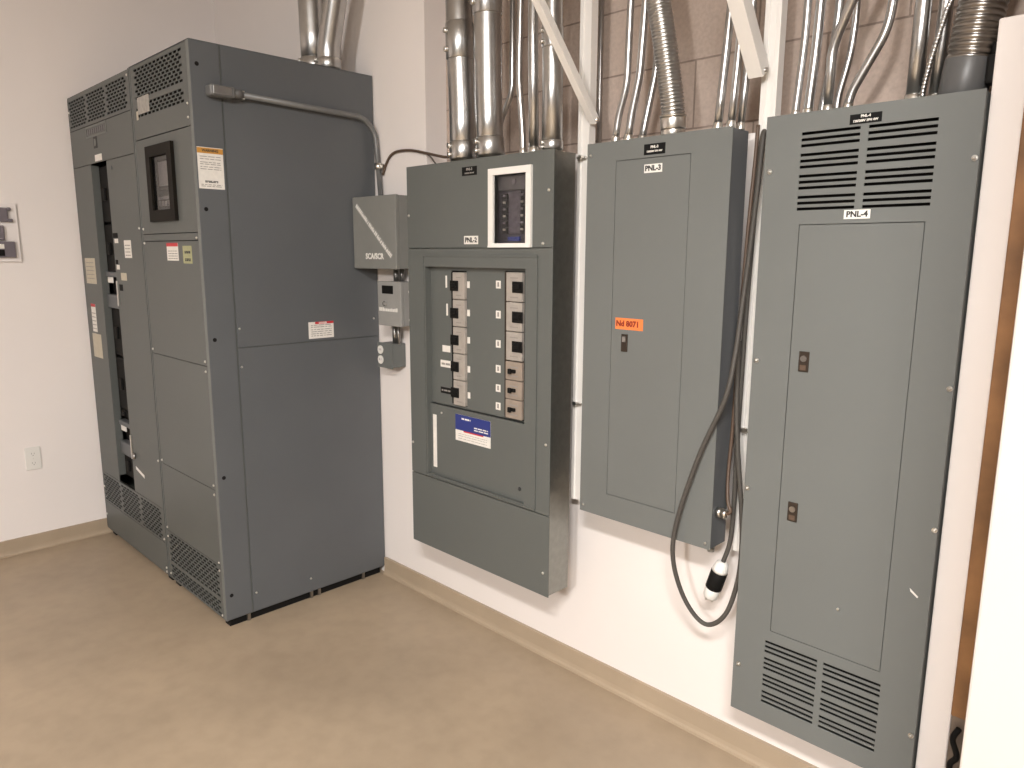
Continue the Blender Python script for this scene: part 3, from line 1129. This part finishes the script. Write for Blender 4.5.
def brace(x, y0, z0, slope, label, hw=.0205):
    d = Vector((0, -1, slope)).normalized()
    n = Vector((0, slope, 1)).normalized()
    Ln = (CZ - z0 - .03) / d.z
    o = Vector((x, y0, z0))
    b = MB()

    def fr(a, s, q):
        return o + Vector((a, 0, 0)) + d * s + n * q
    for (a0, a1, q0, q1) in ((-hw, hw, -hw, -hw + .004), (-hw, -hw + .004, -hw + .004, hw), (hw - .004, hw, -hw + .004, hw),
                             (-hw + .004, -hw + .012, hw - .004, hw), (hw - .012, hw - .004, hw - .004, hw)):
        v = [fr(a, s, q) for s in (0, Ln) for q in (q0, q1) for a in (a0, a1)]
        b._add(v, [(0, 2, 3, 1), (4, 5, 7, 6), (0, 1, 5, 4), (2, 6, 7, 3), (0, 4, 6, 2), (1, 3, 7, 5)])
    t = thing('strut_brace', (x, y0, z0), label, 'strut', 'diagonal white braces')
    b.build('channel', M['strut'], t)
    b = MB()
    b.cyl((x - hw - .006, y0 - .006, z0 + .004), 'x', .007, 2 * hw + .012, 6)
    b.build('bolt', M['zinc'], t)


brace(2.8250, -.036, 1.978, 1.104, 'white diagonal brace rising from the upright beside the open breaker panel', .0125)
brace(3.402, -.0735, 2.028, 1.22, 'white diagonal brace rising from the upright beside the louvred panel', .0205)


# ------------------------------------------------------------------ conduits
def conduit(label, path, r, mat='conduit', couplings=(), connector=True, group=None, rad=.05, name='conduit', lead=None):
    P_ = [Vector(p) for p in path]
    t = thing(name, tuple(P_[0]), label, 'conduit', group)
    MB().tube(bends(P_, rad), r, 20 if r > .02 else 14).build('pipe', M[mat], t)
    for (z0, z1) in couplings:
        # follow the path between the two heights
        def at(z):
            for a, b_ in zip(P_, P_[1:]):
                if a.z <= z <= b_.z:
                    return a.lerp(b_, (z - a.z) / (b_.z - a.z))
            return P_[-1]
        b = MB()
        b.tube([at(z0), at(z0 + .004), at(z1 - .004), at(z1)], [r * 1.01, r * 1.07, r * 1.07, r * 1.01], 20)
        cp = b.build('coupling', M[mat], t)
        d = (at(z1) - at(z0)).normalized()
        for f in (.25, .75):
            c_ = at(z0 + (z1 - z0) * f)
            b = MB()
            b.cyl(c_ + Vector((-.35, -1, 0)).normalized() * r * 1.0, Vector((-.35, -1, 0)), r * .16 + .002, r * .15 + .006, 8)
            b.build('set_screw', M['zinc'], cp)
    if connector:
        d = (P_[1] - P_[0]).normalized()
        b = MB()
        h = max(.018, r * .8)
        b.tube([P_[0], P_[0] + d * .004, P_[0] + d * h, P_[0] + d * (h + .003)], [r * 1.30, r * 1.30, r * 1.18, r * 1.05], 8 if r < .02 else 20)
        b.build('connector', M['zinc' if r < .02 else mat], t)
    return t


G1 = 'conduits above the open breaker panel'
T1 = 1.882
conduit('fat galvanized conduit nearest the plastered wall, above the open breaker panel', [(2.309, -.145, T1), (2.304, -.145, 2.07), (2.295, -.145, 2.24), (2.274, -.145, CZ)], .0475, couplings=((2.235, 2.36), (T1 + .01, 1.955)), connector=False, group=G1)
conduit('fat galvanized conduit second from the plastered wall, above the open breaker panel', [(2.452, -.145, T1), (2.442, -.145, 2.08), (2.436, -.145, 2.37), (2.429, -.145, CZ)], .0475, couplings=((2.355, 2.50), (T1 + .01, 1.955)), connector=False, group=G1)
conduit('thin kinked conduit slanting behind the second fat conduit', [(2.392, -.045, 1.93), (2.395, -.045, 2.02), (2.457, -.045, 2.12), (2.458, -.045, 2.19), (2.458, -.045, CZ)], .0105, group=G1, rad=.03, connector=False)
conduit('thin conduit just right of the two fat ones, bending gently', [(2.609, -.145, T1), (2.609, -.145, 1.93), (2.588, -.145, 2.13), (2.590, -.145, 2.22), (2.595, -.145, 2.37), (2.600, -.145, CZ)], .0105, group=G1)
conduit('straight bright conduit just left of the coupled one, above the open breaker panel', [(2.664, -.15, T1), (2.656, -.15, 2.20), (2.648, -.15, CZ)], .0165, group=G1, couplings=())
conduit('thin dark conduit half hidden between the bright one and the coupled one', [(2.668, -.105, T1), (2.668, -.105, 2.2), (2.672, -.105, CZ)], .0085, 'conduit_dull', group=G1)
conduit('medium conduit with a coupling, rising beside the first white upright', [(2.744, -.148, T1), (2.740, -.148, 2.14), (2.735, -.148, 2.32), (2.724, -.148, CZ)], .0325, couplings=((2.195, 2.26), (T1 + .004, 1.915)), connector=False, group=G1)
conduit('thin conduit in the gap between the two fat conduits', [(2.333, -.092, T1), (2.333, -.090, 2.1), (2.328, -.09, CZ)], .0075, group=G1, connector=False)

conduit('dark thin conduit on the masonry right behind the first white upright', [(2.737, .100, 1.93), (2.735, .100, 2.1), (2.730, .100, CZ)], .0085, 'conduit_dull', group=G1, connector=False)

G2 = 'conduits above the orange-labelled panel'
T2 = 1.890
conduit('leftmost of three offset-bent thin conduits above the orange-labelled panel', [(2.965, -.11, T2), (2.974, -.11, 1.962), (3.003, -.11, 2.053), (3.008, -.11, 2.287), (3.015, -.11, CZ)], .0105, group=G2, rad=.03)
conduit('middle of three offset-bent thin conduits above the orange-labelled panel', [(3.013, -.11, T2), (3.022, -.11, 1.96), (3.048, -.11, 2.070), (3.061, -.11, 2.275), (3.07, -.11, CZ)], .0118, group=G2, rad=.03)
conduit('offset-bent thin conduit directly left of the ribbed hose', [(3.032, -.068, T2), (3.041, -.06, 1.96), (3.064, -.05, 2.09), (3.067, -.05, 2.26), (3.07, -.05, CZ)], .0112, group=G2, rad=.03)
conduit('left of three slanting thin conduits beside the second brace', [(3.310, -.11, T2), (3.319, -.11, 2.019), (3.333, -.11, 2.215), (3.36, -.11, CZ)], .0112, group=G2)
conduit('middle of three slanting thin conduits beside the second brace', [(3.349, -.11, T2), (3.358, -.11, 2.025), (3.367, -.11, 2.208), (3.385, -.11, CZ)], .0105, group=G2)
conduit('right of three slanting thin conduits, half behind the second brace', [(3.354, -.066, T2), (3.358, -.055, 2.047), (3.362, -.05, 2.197), (3.366, -.05, CZ)], .0100, group=G2)

G3 = 'conduits above the louvred panel'
T3 = 1.900
conduit('leftmost thin conduit above the louvred panel', [(3.511, -.08, T3), (3.513, -.08, 1.93), (3.524, -.08, 2.087), (3.525, -.08, 2.18), (3.527, -.08, CZ)], .0095, group=G3)
conduit('second conduit from the left above the louvred panel, straight and bright', [(3.544, -.08, T3), (3.546, -.08, 1.94), (3.554, -.08, 2.06), (3.558, -.08, 2.18), (3.566, -.08, CZ)], .0118, group=G3)
conduit('third conduit from the left above the louvred panel, passing behind the bent one', [(3.560, -.035, T3), (3.562, -.035, 1.93), (3.575, -.035, 2.02), (3.585, -.035, 2.14), (3.597, -.035, CZ)], .0108, group=G3)
conduit('bright conduit above the louvred panel bending sharply right at the top', [(3.598, -.09, T3), (3.598, -.09, 2.04), (3.608, -.094, 2.075), (3.655, -.115, 2.165), (3.77, -.16, 2.36), (3.80, -.18, 2.50), (3.80, -.18, CZ)], .0115, group=G3, rad=.03)
conduit('thin conduit curving up behind the sharply bent one, above the louvred panel', [(3.598, -.035, T3), (3.599, -.035, 1.945), (3.621, -.035, 2.04), (3.627, -.035, 2.11), (3.627, -.035, CZ)], .0085, group=G3, rad=.03)
conduit('long S-bent conduit slanting right across the masonry above the louvred panel', [(3.640, -.08, T3), (3.648, -.08, 1.945), (3.718, -.08, 2.070), (3.727, -.08, 2.14), (3.730, -.08, CZ)], .0105, group=G3, rad=.03)
conduit('thicker straight conduit left of the braided cable, above the louvred panel', [(3.788, -.075, T3), (3.790, -.075, 2.12), (3.796, -.075, CZ)], .0175, group=G3)
conduit('medium conduit half hidden behind the big ribbed hose', [(3.823, -.045, T3), (3.828, -.045, 2.11), (3.84, -.045, CZ)], .0155, group=G3)


def hose(label, path, r, pitch, mat, name='flexible_conduit', amp=.12, collar=None, collar_mat='zinc', group='ribbed flexible conduits'):
    pts = curve(path, 10)
    # resample with ribs
    seglen = [0]
    for a, b_ in zip(pts, pts[1:]):
        seglen.append(seglen[-1] + (b_ - a).length)
    tot = seglen[-1]
    n = int(tot / pitch)
    out, rr = [], []
    j = 0
    for k in range(n * 6 + 1):
        s = k / (n * 6) * tot
        while j < len(pts) - 2 and seglen[j + 1] < s:
            j += 1
        f = (s - seglen[j]) / max(1e-9, seglen[j + 1] - seglen[j])
        out.append(pts[j].lerp(pts[j + 1], min(1, max(0, f))))
        rr.append(r * (1 - amp + amp * math.sqrt(max(0, math.sin(PI * (k % 6) / 6)))))
    t = thing(name, tuple(path[0]), label, 'conduit', group)
    MB().tube(out, rr, 24 if r > .01 else 12).build('ribbed_hose', M[mat], t)
    if collar:
        for (f0, f1, cr, cm) in collar:
            b = MB()
            p0, p1_ = Vector(path[0]), Vector(path[1])
            d = (p1_ - p0).normalized()
            b.tube([p0 + d * f0, p0 + d * (f0 + .003), p0 + d * (f1 - .003), p0 + d * f1], [cr * .97, cr, cr, cr * .97], 24)
            b.build('collar', M[cm], t)
    return t


hose('ribbed steel hose standing on the orange-labelled panel', [(3.171, -.112, T2), (3.171, -.115, 1.93), (3.171, -.125, 1.987), (3.153, -.150, 2.150), (3.138, -.165, 2.255), (3.12, -.21, 2.45), (3.11, -.24, 2.75), (3.11, -.24, CZ)], .0335, .0095, 'conduit', collar=((0, .018, .034, 'zinc'), (.018, .05, .0365, 'zinc'), (.05, .056, .0385, 'zinc')))
t = hose('fat dark ribbed hose with a grey sleeve at the right end of the louvred panel', [(3.896, -.082, 1.972), (3.8975, -.082, 1.985), (3.900, -.082, 2.0), (3.912, -.082, 2.10), (3.935, -.085, 2.20), (3.985, -.12, 2.40), (4.02, -.16, 2.65), (4.02, -.16, CZ)], .048, .0125, 'flex', collar=((-.0715, .006, .0485, 'sleeve'),))
b = MB()
b.box(3.936, 3.956, -.118, -.082, 1.915, 1.975, .006)
b.tube([(3.946, -.10, 1.975), (3.946, -.10, 2.0)], .006, 8)
b.build('clamp', M['black'], t)
t = hose('thin twisted armoured cable between the thicker conduit and the big ribbed hose', [(3.812, -.095, T3), (3.813, -.095, 1.93), (3.823, -.095, 1.99), (3.843, -.095, 2.08), (3.855, -.095, 2.13), (3.875, -.13, 2.30), (3.88, -.14, 2.6), (3.88, -.14, CZ)], .0062, .0085, 'conduit', name='armoured_cable', amp=.3, group=None)

# two big conduits on top of the switchboard
conduit('left of the two big conduits rising from the top of the switchboard', [(1.345, -.16, H + .002), (1.338, -.16, 2.55), (1.325, -.16, CZ)], .058, couplings=((2.335, 2.40),), connector=False, group='big conduits on the switchboard')
conduit('right of the two big conduits on the switchboard, curving away to the right', [(1.457, -.16, H + .002), (1.457, -.16, 2.42), (1.56, -.16, 2.70), (1.68, -.16, CZ)], .0485, couplings=((2.335, 2.38),), connector=False, group='big conduits on the switchboard', rad=.14)

# ------------------------------------------------------------------ power cord with its plug
t = thing('power_cord', (3.38, -.10, .47), 'grey power cord hanging in a long loop with a black and white plug', 'cord')
cord = [(3.384, -.082, .652), (3.400, -.072, .73), (3.404, -.072, .85), (3.404, -.074, 1.03), (3.405, -.074, 1.21), (3.408, -.074, 1.46), (3.416, -.072, 1.76), (3.421, -.070, 1.86),
        (3.429, -.076, 1.878), (3.430, -.085, 1.85), (3.425, -.088, 1.728), (3.416, -.092, 1.57), (3.412, -.108, 1.42), (3.418, -.145, 1.28), (3.410, -.172, 1.165), (3.342, -.174, .995), (3.280, -.174, .784), (3.270, -.170, .656),
        (3.305, -.150, .533), (3.364, -.130, .470), (3.421, -.120, .516), (3.448, -.108, .626), (3.450, -.100, .74), (3.440, -.100, .86), (3.420, -.100, 1.011), (3.405, -.094, 1.154), (3.399, -.088, 1.32)]
MB().tube(curve(cord, 8), .0070, 10).build('cord', M['rubber'], t)
pd = (Vector((3.346, -.082, .523)) - Vector((3.384, -.082, .652))).normalized()
p0 = Vector((3.386, -.082, .660))
b = MB()
b.tube([p0, p0 + pd * .006, p0 + pd * .026, p0 + pd * .034], [.010, .018, .0225, .0235], 24)
b.build('plug_collar', M['white'], t)
b = MB()
b.tube([p0 + pd * .034, p0 + pd * .036, p0 + pd * .094, p0 + pd * .096], [.0230, .0248, .0248, .0230], 24)
b.build('plug_body', M['black'], t)
b = MB()
b.tube([p0 + pd * .096, p0 + pd * .098, p0 + pd * .125, p0 + pd * .130], [.0215, .0228, .022, .019], 24)
fc_ = b.build('plug_face', M['white'], t)
side_v = pd.cross(Vector((0, 1, 0))).normalized()
b = MB()
for k in range(3):
    a_ = 2 * PI * k / 3
    c_ = p0 + pd * .130 + side_v * .011 * math.cos(a_) + Vector((0, .011, 0)) * math.sin(a_)
    b.tube([c_, c_ + pd * .012], .0025, 8)
b.build('prongs', M['zinc'], fc_)

o = MB().tube(curve([(3.402, -.060, 1.90), (3.400, -.062, 1.80), (3.392, -.064, 1.60), (3.3865, -.066, 1.35), (3.386, -.072, 1.08), (3.390, -.09, .93), (3.405, -.112, .862), (3.418, -.118, .834), (3.407, -.118, .822)]), .0052, 10).build('cable', M['brown'], None, (3.402, -.06, 1.90))
tag(o, 'thin brown cable hanging down the side of the orange-labelled panel', 'cable')

# dark cable at the foot of the wood post
o = MB().tube(curve([(4.040, -.150, .47), (4.030, -.152, .44), (4.042, -.152, .40), (4.030, -.152, .37), (4.046, -.154, .32), (4.050, -.152, .2), (4.05, -.152, .01)]), .0065, 10).build('cable', M['black'], None, (4.05, -.152, .01))
tag(o, 'black cable dangling at the foot of the wood post on the far right', 'cable')

# ------------------------------------------------------------------ left wall fittings
t = thing('wall_outlet', (XL_WALL, -1.107, .49), 'white duplex wall outlet low on the left wall', 'outlet')
W0 = XL_WALL
b = MB()
b.box(W0 + .0005, W0 + .007, -1.143, -1.072, .432, .552, .0025)
b.build('cover_plate', M['white'], t)
for z in (.517, .467):
    b = MB()
    b.tube([(W0 + .006, -1.1075, z), (W0 + .0085, -1.1075, z)], .0165, 20)
    so = b.build('socket', M['white'], t)
    b = MB()
    for d in (-.006, .006):
        b.box(W0 + .0084, W0 + .0089, -1.1075 + d - .001, -1.1075 + d + .001, z - .002, z + .006)
    b.box(W0 + .0084, W0 + .0089, -1.1095, -1.1055, z - .010, z - .006)
    b.build('slot', M['ink'], so)
b = MB()
b.tube([(W0 + .006, -1.1075, .492), (W0 + .0082, -1.1075, .492)], .003, 8)
b.build('screw', M['zinc'], t)

t = thing('wall_board', (XL_WALL, -1.27, 1.505), 'white board with grey switch modules, cut by the left edge of the photo', 'control panel')
b = MB()
b.box(W0 + .0005, W0 + .014, -1.50, -1.062, 1.505, 1.79, .003)
b.build('backboard', M['wall_l'], t)
for (y0, y1, z0, z1) in ((-1.17, -1.105, 1.700, 1.768), (-1.17, -1.128, 1.612, 1.682), (-1.17, -1.088, 1.527, 1.606),
                         (-1.105, -1.090, 1.755, 1.770), (-1.105, -1.086, 1.700, 1.716),
                         (-1.26, -1.18, 1.700, 1.768), (-1.26, -1.18, 1.612, 1.682), (-1.26, -1.18, 1.527, 1.606)):
    b = MB()
    b.box(W0 + .014, W0 + .034, y0, y1, z0, z1, .003)
    sm = b.build('switch_module', M['violet'], t)
b = MB()
b.box(W0 + .0345, W0 + .036, -1.16, -1.135, 1.535, 1.565, .0005, 1)
b.build('black_window', M['black'], t)
b = MB()
b.box(W0 + .034, W0 + .0365, -1.155, -1.135, 1.570, 1.592, .0005, 1)
b.build('paper_tag', M['paper'], t)

# small cut wire on the floor near the camera
o = MB().tube(curve([(2.676, -1.10, .003), (2.69, -1.115, .012), (2.70, -1.135, .004), (2.715, -1.15, .010), (2.73, -1.165, .003)]), .0022, 8).build('wire_scrap', M['brown'], None, (2.70, -1.13, 0))
tag(o, 'tiny scrap of brown wire lying on the beige floor', 'wire')

# ------------------------------------------------------------------ lights
def lamp(name, loc, power, sx=1.0, sy=.3, col=(1, .972, .945), globe=False):
    li = bpy.data.lights.new(name, 'POINT' if globe else 'AREA')
    if globe:
        li.shadow_soft_size = .18
    else:
        li.shape = 'RECTANGLE'
        li.size, li.size_y = sx, sy
    li.energy = power
    li.color = col
    ob = bpy.data.objects.new(name, li)
    COL.objects.link(ob)
    ob.location = loc
    return ob


lamp('lamp_near', (4.95, -2.85, 2.95), 170)
lamp('fill_far', (5.0, -5.4, 2.75), 320, globe=True)  # unseen fill light, a globe added to brighten the upper walls

w = bpy.data.worlds.new('World')
SC.world = w
w.use_nodes = True
w.node_tree.nodes['Background'].inputs['Color'].default_value = (1, .94, .86, 1)
w.node_tree.nodes['Background'].inputs['Strength'].default_value = .02

# ------------------------------------------------------------------ camera
cam = bpy.data.cameras.new('camera')
cam.sensor_fit = 'HORIZONTAL'
cam.sensor_width = 36
cam.lens = 733.887 * 36 / 1024
cam.clip_start = .02
co = bpy.data.objects.new('camera', cam)
COL.objects.link(co)
yaw, pit, rol = .7798668812699096, .17494100648345645, .0050021276817191875
fw = Vector((-math.sin(yaw) * math.cos(pit), math.cos(yaw) * math.cos(pit), -math.sin(pit)))
rt = Vector((math.cos(yaw), math.sin(yaw), 0))
up = rt.cross(fw)
c_, s_ = math.cos(rol), math.sin(rol)
R_, U_ = rt * c_ + up * s_, rt * (-s_) + up * c_
mat = Matrix((R_, U_, -fw)).transposed().to_4x4()
mat.translation = Vector((4.383051, -1.985663, 1.555324))
co.matrix_world = mat
SC.camera = co

SC.view_settings.view_transform = 'Standard'
SC.view_settings.look = 'None'
SC.view_settings.gamma = 1
SC.view_settings.use_curve_mapping = False
SC.view_settings.exposure = .45
